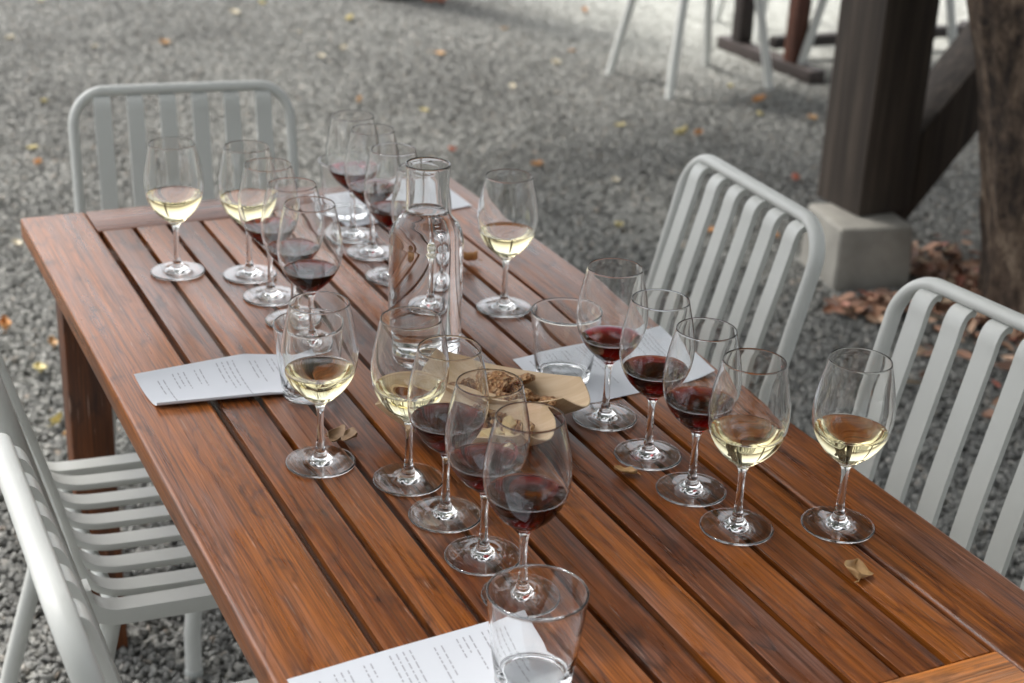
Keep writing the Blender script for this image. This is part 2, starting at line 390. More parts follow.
# ------------------------------------------------------------------ slatted metal chairs
def make_chair():
    root = empty('slatted_chair', (0, 0, 0)); W = .432
    bm = bmesh.new()   # back frame: one bent tube
    h = W / 2 - .0105; pts = []
    base = Vector((-.192, 0, .41)); topx, topz = -.290, .808
    def bk(y, s): return Vector((base.x + (topx - base.x) * s, y, base.z + (topz - base.z) * s))
    pts = [bk(-h, 0), bk(-h, .3), bk(-h, .6), bk(-h, .80)]
    r = .062; fr = r / (topz - base.z)
    for k in range(1, 16):
        a = k / 16 * math.pi / 2
        pts.append(bk(-h + r * (1 - math.cos(a)), 1 - fr + fr * math.sin(a)))
    pts += [bk(-h * .5, 1), bk(0, 1), bk(h * .5, 1)]
    for k in range(15, 0, -1):
        a = k / 16 * math.pi / 2
        pts.append(bk(h - r * (1 - math.cos(a)), 1 - fr + fr * math.sin(a)))
    pts += [bk(h, .80), bk(h, .6), bk(h, .3), bk(h, 0)]
    sweep(bm, pts, .0125, .0100, 16, side=(1, 0, .1))
    from_bm('back_frame', bm, M['chair'], root, angle=60)
    for s in (-1, 1):     # seat side rails
        bm = bmesh.new()
        path = catmull([(-.196, 0, .46), (-.190, 0, .435), (-.165, 0, .417), (-.12, 0, .412), (0, 0, .408), (.12, 0, .412), (.165, 0, .408), (.182, 0, .39)], 5)
        y = s * (W / 2 - .017)
        band(bm, path, y - .016, y + .016, .022)
        from_bm('seat_rail', bm, M['chair'], root, angle=40)
    prof = catmull([(-.287, 0, .794), (-.280, 0, .7955), (-.272, 0, .791), (-.266, 0, .779), (-.261, 0, .758), (-.245, 0, .70), (-.215, 0, .59), (-.195, 0, .50), (-.187, 0, .46), (-.172, 0, .434),
                    (-.145, 0, .420), (-.10, 0, .415), (0, 0, .411), (.10, 0, .416), (.150, 0, .415), (.175, 0, .405), (.186, 0, .385)], 5)
    n = 6; inner = W - .054; pitch = inner / (n + .25); w = .032
    for i in range(n):
        y = (i - (n - 1) / 2) * pitch
        bm = bmesh.new(); band(bm, prof, y - w / 2, y + w / 2, .0095)
        from_bm('slat', bm, M['chair'], root, angle=40)
    bm = bmesh.new()
    sweep(bm, [Vector((.172, -W / 2 + .03, .388)), Vector((.172, W / 2 - .03, .388))], .011, seg=12)
    from_bm('seat_frame', bm, M['chair'], root, angle=60)
    bm = bmesh.new(); sweep(bm, [Vector((-.15, -W / 2 + .03, .398)), Vector((-.15, W / 2 - .03, .398))], .010, seg=12)
    from_bm('seat_frame', bm, M['chair'], root, angle=60)
    for s in (-1, 1):
        bm = bmesh.new(); y = s * (W / 2 - .02)
        sweep(bm, catmull([(.135, y, .400), (.075, y * 1.02, .24), (.040, y * 1.04, .12), (.036, y * 1.04, .004)], 3), .0135, seg=16)
        l = from_bm('leg', bm, M['chair'], root, angle=60)
        bm = bmesh.new(); lathe(bm, [(0, 0), (.012, 0), (.015, .003), (.015, .012), (.013, .015), (0, .015)], 16)
        for v in bm.verts: v.co += Vector((.036, y * 1.04, .0))
        from_bm('foot_cap', bm, M['rubber'], l, angle=60)
        bm = bmesh.new()
        sweep(bm, catmull([(-.16, y, .404), (-.185, y, .30), (-.245, y * 1.0, .1), (-.27, y, .004)], 3), .0135, seg=16)
        l = from_bm('leg', bm, M['chair'], root, angle=60)
        bm = bmesh.new(); lathe(bm, [(0, 0), (.012, 0), (.015, .003), (.015, .012), (.013, .015), (0, .015)], 16)
        for v in bm.verts: v.co += Vector((-.271, y, .0))
        from_bm('foot_cap', bm, M['rubber'], l, angle=60)
    return root
proto = make_chair()
chairs = [((.326, .140, 0), -97.5, 'pale grey slatted metal chair at the far head of the table'),
          ((.764, -.418, 0), 176.4, 'pale grey slatted chair on the right, before the timber post'),
          ((.772, -1.062, 0), 186.2, 'pale grey slatted chair nearest on the right, beside the lone white wine'),
          ((.142, -.452, 0), 0, 'grey slatted chair on the left with its slatted seat showing beside the table'),
          ((.128, -1.075, 0), 0, 'grey slatted chair in the lower left corner, bright top rail nearest the camera')]
for i, (l, a, t) in enumerate(chairs):
    o = proto if i == 0 else copy_tree(proto)
    o.scale = (1, 1, 1)
    o.location = l; o.rotation_euler.z = R(a)
    if i == 0: o.scale = (.96, .96, 1.0)
    tag(o, t, 'chair', 'slatted metal chairs round the table')

# ------------------------------------------------------------------ wine glasses
foot_p = [(.0, .0016), (.018, .0012), (.032, .0004), (.0362, .0003), (.0378, .0010), (.0381, .0020), (.0374, .0029), (.0355, .0032), (.030, .0034), (.020, .0046), (.012, .0072), (.0076, .0115), (.0054, .0175), (.0044, .025), (.0040, .032)]
stem_p = [(.0040, .032), (.0037, .042), (.0036, .052), (.0039, .061), (.0046, .067)]
bowl_o = [(.0046, .067), (.0062, .0712), (.0105, .0758), (.018, .0820), (.0265, .0905), (.0345, .1025), (.0391, .115), (.0408, .127), (.0407, .138), (.0390, .152), (.0362, .167), (.0332, .180), (.0314, .1885)]
in_ = [(.0306, .1891), (.0307, .1885), (.0325, .180), (.0353, .167), (.0379, .152), (.0396, .138), (.0397, .127), (.0380, .115), (.0334, .1030), (.0254, .0918), (.0168, .0838), (.0085, .0792), (0, .0780)]
rim = [(.03125, .1889), (.0310, .18915), (.03082, .1890)]
def inner_r(z, prof, extra=.00025):
    for (r0, z0_), (r1, z1_) in zip(prof, prof[1:]):
        if z1_ <= z <= z0_: return r0 + (r1 - r0) * (z - z0_) / (z1_ - z0_ - 1e-9) + extra
    return prof[-1][0]
def make_glass(kind, level):
    root = empty('wine_glass', (0, 0, TT))
    inn = smooth_prof(in_[1:], 5); up, wall = split_inner(inn, level)
    bm = bmesh.new(); lathe(bm, smooth_prof(bowl_o, 5) + rim + up, 72)
    from_bm('bowl', bm, M['glass'], root)
    bm = bmesh.new(); lathe(bm, smooth_prof(stem_p, 4), 72); from_bm('stem', bm, M['glass'], root)
    bm = bmesh.new(); lathe(bm, smooth_prof(foot_p, 4), 72); from_bm('foot', bm, M['glass'], root)
    fill('wine', wall, level, M[kind], root, 72)
    return root
gr, gw = 'red wine tasting glasses', 'white wine tasting glasses'
glasses = [
 ((.168, -.308), 'white', .117, 'white wine glass alone at the far left, in front of the far chair'),
 ((.260, -.353), 'white', .116, 'white wine glass second from the far left, at the head of the far left row'),
 ((.263, -.443), 'red', .106, 'red wine glass just behind two more reds in the far left row'),
 ((.266, -.536), 'red', .106, 'red wine glass in the middle of the three reds of the far left row'),
 ((.262, -.618), 'red', .105, 'red wine glass at the front of the far left row, over the clear tumbler'),
 ((.455, -.243), 'red', .107, 'farthest red wine glass, directly behind the farthest clear tumbler'),
 ((.456, -.323), 'red', .105, 'middle of the three far red wine glasses left of the water carafe neck'),
 ((.448, -.426), 'red', .105, 'red wine glass touching the left shoulder of the water carafe in view'),
 ((.452, -.520), 'white', .112, 'white wine glass hidden behind the water carafe, seen only through it'),
 ((.549, -.588), 'white', .113, 'white wine glass standing alone to the right of the water carafe'),
 ((.168, -.930), 'white', .112, 'white wine glass before the curled menu, brown leaf at its foot'),
 ((.242, -1.002), 'white', .114, 'full looking white wine glass directly in front of the water carafe'),
 ((.249, -1.086), 'red', .110, 'red wine glass second in the near middle row, before the crispbread trays'),
 ((.252, -1.174), 'red', .109, 'red wine glass third in the near middle row, between two other reds'),
 ((.256, -1.253), 'red', .110, 'red wine glass closest to the camera, right behind the nearest tumbler'),
 ((.515, -.941), 'red', .105, 'red wine glass standing beside the white menu sheet and the right tumbler'),
 ((.514, -1.044), 'red', .108, 'red wine glass second in the right row with a small leaf at its foot'),
 ((.517, -1.132), 'red', .107, 'red wine glass third in the right row, just behind a white wine'),
 ((.519, -1.218), 'white', .112, 'white wine glass at the near end of the right row'),
 ((.621, -1.253), 'white', .112, 'white wine glass alone near the right table edge by the nearest right chair')]
protos = {}
for (xy, kind, lev, lab) in glasses:
    lev = round(lev / .004) * .004
    key = (kind, lev)
    if key not in protos: o = protos[key] = make_glass(kind, lev)
    else: o = copy_tree(protos[key])
    o.location = (xy[0], xy[1], TT + .0004); o.rotation_euler.z = random.uniform(0, 6)
    tag(o, lab, 'wine glass', gr if kind == 'red' else gw)

# ------------------------------------------------------------------ tumblers
def tumbler():
    H = .0905; rb, rt = .0335, .0435
    prof = [(0, .002), (rb - .006, .0018), (rb - .003, .0004), (rb - .001, .0006), (rb, .002), (rb + .0002, .006), (rb + (rt - rb) * .35, .03), (rb + (rt - rb) * .7, .06), (rt - .0002, H - .003), (rt, H - .0008), (rt - .0006, H), (rt - .0014, H - .0003), (rt - .0018, H - .002),
            (rb + (rt - rb) * .7 - .0018, .06), (rb + (rt - rb) * .35 - .0019, .03), (rb - .0022, .014), (rb - .0032, .0108), (rb - .007, .0092), (rb * .4, .0085), (0, .0083)]
    bm = bmesh.new(); lathe(bm, smooth_prof(prof, 3), 80)
    return from_bm('glass_tumbler', bm, M['glass'])
t0 = tumbler()
for i, (x, y, dz, lab) in enumerate([(.207, -1.378, .0011, 'clear empty tumbler at the bottom of the picture, on the nearest menu'),
                                 (.518, -.826, .0016, 'clear empty tumbler on the menu sheet at the right, behind the crispbread trays'),
                                 (.214, -.760, .0016, 'clear empty tumbler on the end of the curled menu, behind a white wine'),
                                 (.478, -.150, .0016, 'clear empty tumbler farthest away, in front of the farthest red wine')]):
    o = t0 if i == 0 else t0.copy()
    if i: col.objects.link(o)
    o.location = (x, y, TT + dz); tag(o, lab, 'tumbler', 'clear empty tumblers')

# ------------------------------------------------------------------ carafe with water
ca = empty('water_carafe', (.383, -.704, TT + .0004)); tag(ca, 'tall clear glass carafe full of water in the middle of the table', 'carafe')
po = [(0, .003), (.036, .0025), (.041, .0006), (.0435, .0008), (.0455, .004), (.0460, .012), (.0460, .05), (.0460, .10), (.0460, .148), (.0457, .158), (.0438, .169), (.0395, .1785), (.0335, .1855), (.0285, .191), (.0262, .198), (.0260, .22), (.0268, .24), (.0274, .2525)]
pi_ = [(.0262, .2545), (.0250, .2525), (.0244, .24), (.0235, .22), (.0238, .199), (.0262, .1906), (.0318, .1842), (.0382, .1768), (.0422, .168), (.0441, .1575), (.0444, .148), (.0444, .10), (.0444, .05), (.0444, .022), (.0432, .017), (.039, .0145), (.02, .0138), (0, .0135)]
inn = smooth_prof(pi_, 5); up, wall = split_inner(inn[1:], .197)
bm = bmesh.new(); lathe(bm, smooth_prof(po, 5) + [(.0273, .2542), (.0268, .2549), inn[0]] + up, 96)
from_bm('carafe_body', bm, M['glass'], ca)
fill('water', wall, .197, M['water'], ca, 96)

# ------------------------------------------------------------------ menus
def sheet(name, fn, lab, nu=36, nv=24, blocks=(), th=.0003):
    """fn(u,v) -> point; u along the long side, v along the short side"""
    bm = bmesh.new(); T = []; Bt = []
    G = [[fn(i / nu, j / nv) for j in range(nv + 1)] for i in range(nu + 1)]
    def nrm(u, v):
        e = .004; a = fn(min(u + e, 1), v) - fn(max(u - e, 0), v); b = fn(u, min(v + e, 1)) - fn(u, max(v - e, 0))
        n = a.cross(b); n.normalize(); return n
    flip = 1 if nrm(.5, .3).z > 0 else -1
    for i in range(nu + 1):
        T.append([]); Bt.append([])
        for j in range(nv + 1):
            n = nrm(i / nu, j / nv) * flip * th
            T[-1].append(bm.verts.new(G[i][j] + n)); Bt[-1].append(bm.verts.new(G[i][j]))
    for i in range(nu):
        for j in range(nv):
            bm.faces.new((T[i][j], T[i + 1][j], T[i + 1][j + 1], T[i][j + 1])); bm.faces.new((Bt[i][j + 1], Bt[i + 1][j + 1], Bt[i + 1][j], Bt[i][j]))
    for i in range(nu):
        bm.faces.new((Bt[i][0], Bt[i + 1][0], T[i + 1][0], T[i][0])); bm.faces.new((T[i][nv], T[i + 1][nv], Bt[i + 1][nv], Bt[i][nv]))
    for j in range(nv):
        bm.faces.new((T[0][j], T[0][j + 1], Bt[0][j + 1], Bt[0][j])); bm.faces.new((Bt[nu][j], Bt[nu][j + 1], T[nu][j + 1], T[nu][j]))
    bmesh.ops.recalc_face_normals(bm, faces=bm.faces)
    o = from_bm(name, bm, M['paper'], angle=30); tag(o, lab, 'menu', 'printed paper menus')
    bm = bmesh.new(); rnd = random.Random(5)
    for (u0, v0, nl, du, ln) in blocks:
        for k in range(nl):
            u = u0 + k * du; v = v0; end = v0 + ln * rnd.uniform(.35, 1)
            if k == 0: end = v0 + ln * .45
            while v < end:
                w = min(rnd.uniform(.02, .07), end - v + .01); hw = .0026
                sub = max(1, int(w / .025)); prev = None
                for s in range(sub + 1):
                    vv = min(v + w * s / sub, 1); nn = nrm(u, vv) * flip * (th + .00025)
                    pr_ = (bm.verts.new(fn(u - hw, vv) + nn), bm.verts.new(fn(u + hw, vv) + nn))
                    if prev: bm.faces.new((prev[0], prev[1], pr_[1], pr_[0]))
                    prev = pr_
                v += w + .014
    if blocks: from_bm('printed_text', bm, M['ink'], o, smooth=False)
    return o
def quadfn(A, B, C_, D, zf):
    A, B, C_, D = (Vector((*p, 0)) for p in (A, B, C_, D))
    def f(u, v):
        p = (A * (1 - u) + B * u) * (1 - v) + (D * (1 - u) + C_ * u) * v
        p.z = TT + .0008 + zf(u, v); return p
    return f
BL = [(.08, .10, 2, .028, .55), (.17, .08, 3, .028, .75), (.29, .08, 2, .028, .35), (.40, .06, 4, .028, .85), (.58, .10, 2, .03, .8), (.68, .08, 3, .028, .4), (.79, .08, 4, .028, .6)]
sheet('menu_sheet', quadfn((.485, -.751), (.716, -.727), (.706, -.884), (.478, -.905), lambda u, v: .0012 * math.sin(u * 5) ** 2 * (1 - v) + .004 * max(0, u - .8) * 5 * v),
      'white printed menu sheet lying flat at the right, under a tumbler', blocks=BL)
sheet('menu_sheet', quadfn((.012, -1.297), (.247, -1.277), (.228, -1.434), (-.004 + .01, -1.455), lambda u, v: .0006 * math.sin(u * 4) ** 2),
      'white printed menu sheet cut off by the bottom of the picture, nearest the camera', blocks=BL)
sheet('menu_sheet', quadfn((.455, -.052), (.685, -.012), (.688, -.168), (.460, -.208), lambda u, v: .0005 + .003 * max(0, u - .85) * 6 * (1 - v)),
      'white printed menu sheet at the far end of the table behind the carafe neck', blocks=BL)
# the curled one: long near edge folded up
def curl(u, v):
    prof = [(0, .014), (.15, .0085), (.35, .004), (.55, .0015), (.72, .0003), (.84, .0012), (.92, .003), (.95, .0045), (.945, .0075)]
    t = v * (len(prof) - 1); i = min(int(t), len(prof) - 2); a = t - i
    c_ = catmull([(p[0], p[1], 0) for p in prof], 6); k = v * (len(c_) - 1); i = min(int(k), len(c_) - 2); q = c_[i].lerp(c_[i + 1], k - i)
    A = Vector((.026, -.6634, 0)); B = Vector((.254, -.640, 0)); D = Vector((.036, -.741, 0)); E_ = Vector((.2515, -.772, 0))
    p = (A.lerp(B, u)).lerp(D.lerp(E_, u), q.x); k2 = 1 - .85 * max(0, min(1, (u - .6) / .25))
    p.z = TT + .0009 + max(q.y, 0) * (k2 if u > .6 else 1); return p
BL2 = [(.10, .16, 2, .03, .45), (.19, .10, 3, .03, .5), (.31, .10, 2, .03, .4), (.44, .06, 4, .03, .6), (.62, .10, 2, .03, .5), (.72, .08, 2, .03, .4)]
sheet('menu_sheet', curl, 'white printed menu at the left with its near long edge curled up', nv=48, blocks=BL2)

# ------------------------------------------------------------------ bamboo boats, crispbread, cheese
def boat(cx, cy, ang, lab, tilt=0, z=0):
    o_ = bmesh.new(); L_, Wd = .108, .052; nu, nv = 40, 24
    def f(s, t):
        w = Wd * (1 - .30 * abs(s) ** 3) ; x = s * L_ * (1 - .20 * abs(t) ** 2.2)
        hz = .038 * abs(t) ** 2.0 * (1 - .5 * s * s) + .030 * abs(s) ** 2.2
        return Vector((x, w * t, hz))
    rowsT, rowsB = [], []
    for i in range(nu + 1):
        s = -1 + 2 * i / nu; rowsT.append([]); rowsB.append([])
        for j in range(nv + 1):
            t = -1 + 2 * j / nv; p = f(s, t); e = .01
            n = (f(s + e, t) - f(s - e, t)).cross(f(s, t + e) - f(s, t - e)).normalized() * .0016
            rowsT[-1].append(o_.verts.new(p + n)); rowsB[-1].append(o_.verts.new(p))
    for i in range(nu):
        for j in range(nv):
            o_.faces.new((rowsT[i][j], rowsT[i + 1][j], rowsT[i + 1][j + 1], rowsT[i][j + 1])); o_.faces.new((rowsB[i][j + 1], rowsB[i + 1][j + 1], rowsB[i + 1][j], rowsB[i][j]))
        o_.faces.new((rowsB[i][0], rowsB[i + 1][0], rowsT[i + 1][0], rowsT[i][0])); o_.faces.new((rowsT[i][nv], rowsT[i + 1][nv], rowsB[i + 1][nv], rowsB[i][nv]))
    for j in range(nv):
        o_.faces.new((rowsT[0][j], rowsT[0][j + 1], rowsB[0][j + 1], rowsB[0][j])); o_.faces.new((rowsB[nu][j], rowsB[nu][j + 1], rowsT[nu][j + 1], rowsT[nu][j]))
    bmesh.ops.recalc_face_normals(o_, faces=o_.faces)
    o = from_bm('bamboo_tray', o_, M['bamboo'], angle=50); o.location = (cx, cy, TT + z); o.rotation_euler = (tilt, 0, ang)
    tag(o, lab, 'tray', 'bamboo boat trays'); return o
boat(.402, -.888, R(-44), 'pale bamboo boat tray at the back holding seeded crispbread', R(-3), .0015)
boat(.334, -.944, R(-47), 'pale bamboo boat tray in front with crispbread and cheese cubes', R(2), .0015)
def cracker(x, y, z, rot, s, lab):
    rnd = random.Random(int(x * 1e5) + int(y * 1e4)); bm = bmesh.new(); n = 22; rings = []
    jj = [rnd.choice((-.13, 0, .02, .12)) for _ in range(n)]
    rad = [s * (1 + jj[k] * .6 + .28 * noise.noise(Vector((math.cos(k / n * 6.283) * 1.3 + x * 50, math.sin(k / n * 6.283) * 1.3, y * 30)))) for k in range(n)]
    for (q, zz) in ((.0, -.003), (.55, -.0034), (.9, -.003), (1, 0), (.92, .0032), (.55, .0042), (0, .0038)):
        if q == 0: rings.append([bm.verts.new((0, 0, zz))]); continue
        rings.append([bm.verts.new((rad[k] * q * math.cos(k / n * 6.283), .8 * rad[k] * q * math.sin(k / n * 6.283), zz + .0035 * noise.noise(Vector((k * .9, q * 5, x * 90))) + .003 * math.cos(k / n * 12.5) * q)) for k in range(n)])
    for A, B in zip(rings, rings[1:]):
        for j in range(n):
            k = (j + 1) % n
            if len(A) == 1: bm.faces.new((A[0], B[k], B[j]))
            elif len(B) == 1: bm.faces.new((A[j], A[k], B[0]))
            else: bm.faces.new((A[j], A[k], B[k], B[j]))
    bmesh.ops.recalc_face_normals(bm, faces=bm.faces)
    o = from_bm('crispbread', bm, M['cracker'], angle=50); o.location = (x, y, TT + z); o.rotation_euler = rot
    tag(o, lab, 'cracker', 'seeded crispbread pieces in the bamboo trays')
def along(c, a, da, dp):
    return c[0] + da * math.cos(a) - dp * math.sin(a), c[1] + da * math.sin(a) + dp * math.cos(a)
c1, a1 = (.402, -.888), R(-44); c2, a2 = (.334, -.944), R(-47)
lb = 'rough brown seeded crispbread piece heaped in the back bamboo tray'
for (da, dp, z, rx, ry, rz, s) in [(-.055, .0, .013, .3, -.1, .3, .026), (-.03, .01, .020, .6, .2, 1.3, .026), (-.012, -.016, .022, -.7, .3, 2.2, .024), (.006, .012, .022, .9, -.2, .6, .025), (.02, -.008, .024, -.5, .5, 3.0, .024), (-.035, -.015, .030, .2, .7, .9, .022), (-.005, .004, .036, -.9, .1, 1.9, .022), (.036, .006, .022, .5, -.5, 2.6, .024), (.048, -.010, .024, .5, .3, .7, .028), (.058, -.028, .034, -.4, .3, 1.5, .028), (.030, -.030, .036, .7, .1, 2.5, .027), (.016, .020, .034, -.6, .3, 1.1, .026)]:
    x, y = along(c1, a1, da, dp); cracker(x, y, z, (rx, ry, rz), s, lb)
lb = 'brown seeded crispbread piece in the right end of the front bamboo tray'
for (da, dp, z, rx, ry, rz, s) in [(.045, .014, .018, .6, .2, .5, .024), (.030, .022, .026, .9, .3, 1.6, .022), (.062, .004, .024, -.4, .3, 2.2, .02), (-.04, .008, .016, .3, .3, 1.2, .026), (.012, .024, .026, .8, -.2, 1.1, .02)]:
    x, y = along(c2, a2, da, dp); cracker(x, y, z, (rx, ry, rz), s, lb)
for i, (da, dp, z, rot) in enumerate([(.034, -.012, .019, (.1, .1, .3)), (.060, -.018, .021, (.05, -.15, 1.0)), (.054, .002, .028, (.3, .2, .5)), (.008, -.012, .0165, (0, .15, 1.4))]):
    x, y = along(c2, a2, da, dp); bm = bmesh.new(); rbox(bm, (-.0095, -.008, -.008), (.0095, .008, .008), .0012, 2)
    o = from_bm('cheese_cube', bm, M['cheese'], angle=50); o.location = (x, y, TT + z); o.rotation_euler = rot
    tag(o, 'small pale yellow cheese cube in the front bamboo tray', 'cheese', 'cheese cubes in the front tray')

# ------------------------------------------------------------------ leaves
def leaf_mesh(name, mat, L_=.05, W_=.028, curl_=.5, lobes=0, seed=0):
    rnd = random.Random(seed); bm = bmesh.new(); nu, nv = 14, 8; rows = []
    for i in range(nu + 1):
        u = i / nu; rows.append([])
        w = W_ / 2 * math.sin(math.pi * min(1, u ** .8 + .001)) ** .8
        if lobes: w *= .45 + .85 * abs(math.sin(u * math.pi * lobes)) ** .7
        for j in range(nv + 1):
            v = -1 + 2 * j / nv
            z = curl_ * W_ * .45 * v * v + .25 * curl_ * L_ * (u - .4) ** 2 * 2 + .0022 * noise.noise(Vector((u * 4, v * 3, seed)))
            rows[-1].append(bm.verts.new(((u - .5) * L_ + (.10 * L_ * abs(v) if lobes else 0), w * v, z + .0015)))
    for i in range(nu):
        for j in range(nv):
            bm.faces.new((rows[i][j], rows[i + 1][j], rows[i + 1][j + 1], rows[i][j + 1]))
    bmesh.ops.remove_doubles(bm, verts=bm.verts, dist=1e-5)
    e = bm.faces[:]; bmesh.ops.solidify(bm, geom=e, thickness=.0004)
    sweep(bm, [Vector((-.5 * L_, 0, .0035)), Vector((-.62 * L_, .002, .003)), Vector((-.75 * L_, .006, .0025))], .0006, seg=6)
    return from_bm(name, bm, mat)
def leaf(x, y, z, mat, L_, W_, curl_, rot, lab, grp=None, lobes=0, seed=0):
    o = leaf_mesh('fallen_leaf', mat, L_, W_, curl_, lobes, seed); o.location = (x, y, z); o.rotation_euler = rot
    tag(o, lab, 'leaf', grp)
leaf(.205, -.893, TT + .005, LM['brown'], .036, .028, .5, (.15, -.1, -.75), 'curled brown lobed leaf beside the foot of a white wine glass', None, 2, 3)
leaf(.577, -1.342, TT + .002, LM['tan'], .027, .024, .6, (.35, .0, 1.1), 'dry tan folded leaf on the slats near the lone right white wine', None, 1, 5)
leaf(.468, -1.075, TT + .002, LM['tan'], .026, .018, .5, (.2, .1, 2.3), 'small curled tan leaf touching the foot of a red wine glass', None, 0, 8)
leaf(.574, -.409, TT + .002, LM['orange'], .030, .014, 1.8, (.2, .1, 2.6), 'small orange leaf between carafe and the white wine to its right', None, 0, 11)
# leaves on the gravel: picked out one by one
GL = [(.117, 1.304, 'orange', .065, 'orange leaf on the gravel at the left edge of the picture'),
      (.152, 1.027, 'yellow', .07, 'large yellow leaf on the gravel left of the table leg'),
      (.14, .74, 'yellow', .045, 'small yellow leaf on the gravel just left of the table leg'),
      (.15, .67, 'tan', .045, 'tan leaf on the gravel just above the left chair seat')]
A_ = lambda *a: a
import itertools
f_ = 1554.44; CAM = Vector((-.3182, -2.3681, 1.5280))
Rr = [Vector((.90294842, -.4277809, .0410811)), Vector((-.13440568, -.37190516, -.91848879)), Vector((.40819024, .82382647, -.39330736))]
def ground_at(px, py, z=0):
    d = Rr[0] * ((px - 512) / f_) + Rr[1] * ((py - 341.5) / f_) + Rr[2]
    k = (z - CAM.z) / d.z; return CAM + d * k
SC = .8
pick = [(350, 20, 'yellow', .085, 'bright yellow leaf near the top of the picture, alone on dark gravel'), (165, 45, 'tan', .07, 'tan leaf above the far chair, near the top left'),
        (40, 3, 'pale', .08, 'pale leaf in the top left corner'), (95, 48, 'pale', .05, 'small pale leaf a little left of the far chair top'), (300, 33, 'pale', .05, 'small pale leaf near the top, right of the far chair'),
        (45, 103, 'yellow', .05, 'yellowish leaf just left of the far chair frame'), (38, 165, 'orange', .055, 'orange leaf left of the far chair near the table corner'), (33, 150, 'yellow', .05, 'yellow leaf just above an orange one, left of the far chair'),
        (343, 50, 'pale', .06, 'whitish leaf below the bright yellow leaf'), (322, 58, 'pale', .06, 'whitish leaf left of and below the bright yellow leaf'), (440, 55, 'tan', .07, 'tan leaf behind the wine glasses near the top centre'),
        (360, 103, 'tan', .055, 'small tan leaf just above the far red wine glass rims'), (424, 112, 'yellow', .05, 'greenish yellow leaf above the carafe mouth'), (452, 152, 'red', .06, 'reddish leaf right of the carafe mouth'),
        (512, 88, 'pale', .06, 'pale leaf in open gravel at top centre'), (537, 167, 'orange', .06, 'orange leaf in open gravel, nearest the lone white wine'), (556, 65, 'pale', .06, 'pale leaf left of the bar stool leg'),
        (620, 127, 'yellow', .06, 'yellow leaf below the nearest bar stool foot'), (682, 135, 'yellow', .07, 'yellow leaf above the right chair, left of an orange one'), (697, 136, 'orange', .06, 'orange leaf above the right chair top corner'),
        (759, 102, 'orange', .075, 'orange leaf below the bar table, upper of a close pair'), (759, 116, 'yellow', .06, 'yellow leaf below the bar table, lower of a close pair'), (729, 88, 'yellow', .05, 'small yellow leaf just below the bar table foot'),
        (795, 181, 'red', .07, 'reddish leaf between the right chair top rail and the timber post'), (711, 232, 'orange', .05, 'orange leaf seen between slats of the farther right chair'), (775, 238, 'orange', .05, 'orange leaf seen between the last slats of the farther right chair'),
        (618, 228, 'yellow', .06, 'yellow leaf left of the farther right chair'), (615, 182, 'pale', .06, 'pale leaf left of and above the farther right chair'), (572, 52, 'orange', .05, 'small orange leaf left of the far bar stool foot'),
        (440, 3, 'red', .13, 'reddish leaf at the top edge beside the small far timber post'), (428, 2, 'red', .11, 'reddish leaf touching the far timber post foot'), (812, 120, 'tan', .06, 'tan leaf just left of the timber post'), (235, 14, 'pale', .07, 'pale leaf at the very top, above the far chair'),
        (262, 5, 'yellow', .07, 'yellow leaf at the very top edge above the far chair right corner'), (10, 40, 'pale', .06, 'pale leaf at the left edge near the top'), (17, 245, 'pale', .05, 'pale leaf just left of the table corner'), (52, 345, 'tan', .05, 'tan leaf on the gravel close to the upper end of the table leg'),
        (505, 30, 'tan', .05, 'small tan leaf at top centre above the pale one'), (585, 12, 'orange', .06, 'orange leaf at the top left of the bar stools'),
        (912, 183, 'orange', .07, 'orange leaf between the brace and the tree trunk, right one'), (935, 178, 'tan', .07, 'tan leaf close to the tree trunk below the brace')]
for k, (px, py, m, s, lab) in enumerate(pick):
    p = ground_at(px, py, .01); GL.append((p.x, p.y, m, s, lab))
for k, (x, y, m, s, lab) in enumerate(GL):
    rnd = random.Random(k)
    leaf(x, y, .012, LM[m], s * .68, s * .44, rnd.uniform(.5, 1.4), (rnd.uniform(-.25, .25), rnd.uniform(-.25, .25), rnd.uniform(0, 6)), lab, 'fallen leaves on the gravel', 0, k)
# uncountable litter by the trunk
bm = bmesh.new(); tl = bm.loops.layers.float_color.new('tint'); rnd = random.Random(4)
def lit(x, y, z, s):
    a = rnd.uniform(0, 6.28); M3 = Matrix.Rotation(a, 3, 'Z') @ Matrix.Rotation(rnd.uniform(-.6, .6), 3, 'X') @ Matrix.Rotation(rnd.uniform(-.6, .6), 3, 'Y')
    o = [(-.5, 0, 0), (-.2, .26, .08), (.2, .2, .05), (.55, 0, .02), (.2, -.2, .05), (-.2, -.26, .08)]; mid = [(-.1, 0, -.04), (.2, 0, -.03)]
    V = [bm.verts.new(Vector((x, y, z)) + M3 @ (Vector(p) * s)) for p in o + mid]; c = rnd.random()
    for f in ((0, 6, 1), (1, 6, 7, 2), (2, 7, 3), (3, 7, 4), (4, 7, 6, 5), (5, 6, 0)):
        fc = bm.faces.new([V[i] for i in f])
        for l in fc.loops: l[tl] = (c, c, c, 1)
for k in range(2000):
    t = rnd.random()
    if t < .72: cx, cy, sx_, sy_ = 2.62, .62, .11, .20
    elif t < .79: cx, cy, sx_, sy_ = 2.27, .68, .05, .04
    elif t < .90: cx, cy, sx_, sy_ = 2.55, .2, .2, .15
    else: continue
    x, y = rnd.gauss(cx, sx_), rnd.gauss(cy, sy_)
    if 2.23 < x < 2.53 and .75 < y < 1.06: continue
    lit(x, y, .008 + rnd.random() * .022, rnd.uniform(.025, .065))
o = from_bm('leaf_litter', bm, M['litter'], smooth=False); tag(o, 'drift of dry reddish brown leaves between concrete footing and tree trunk', 'leaf litter', kind='stuff')

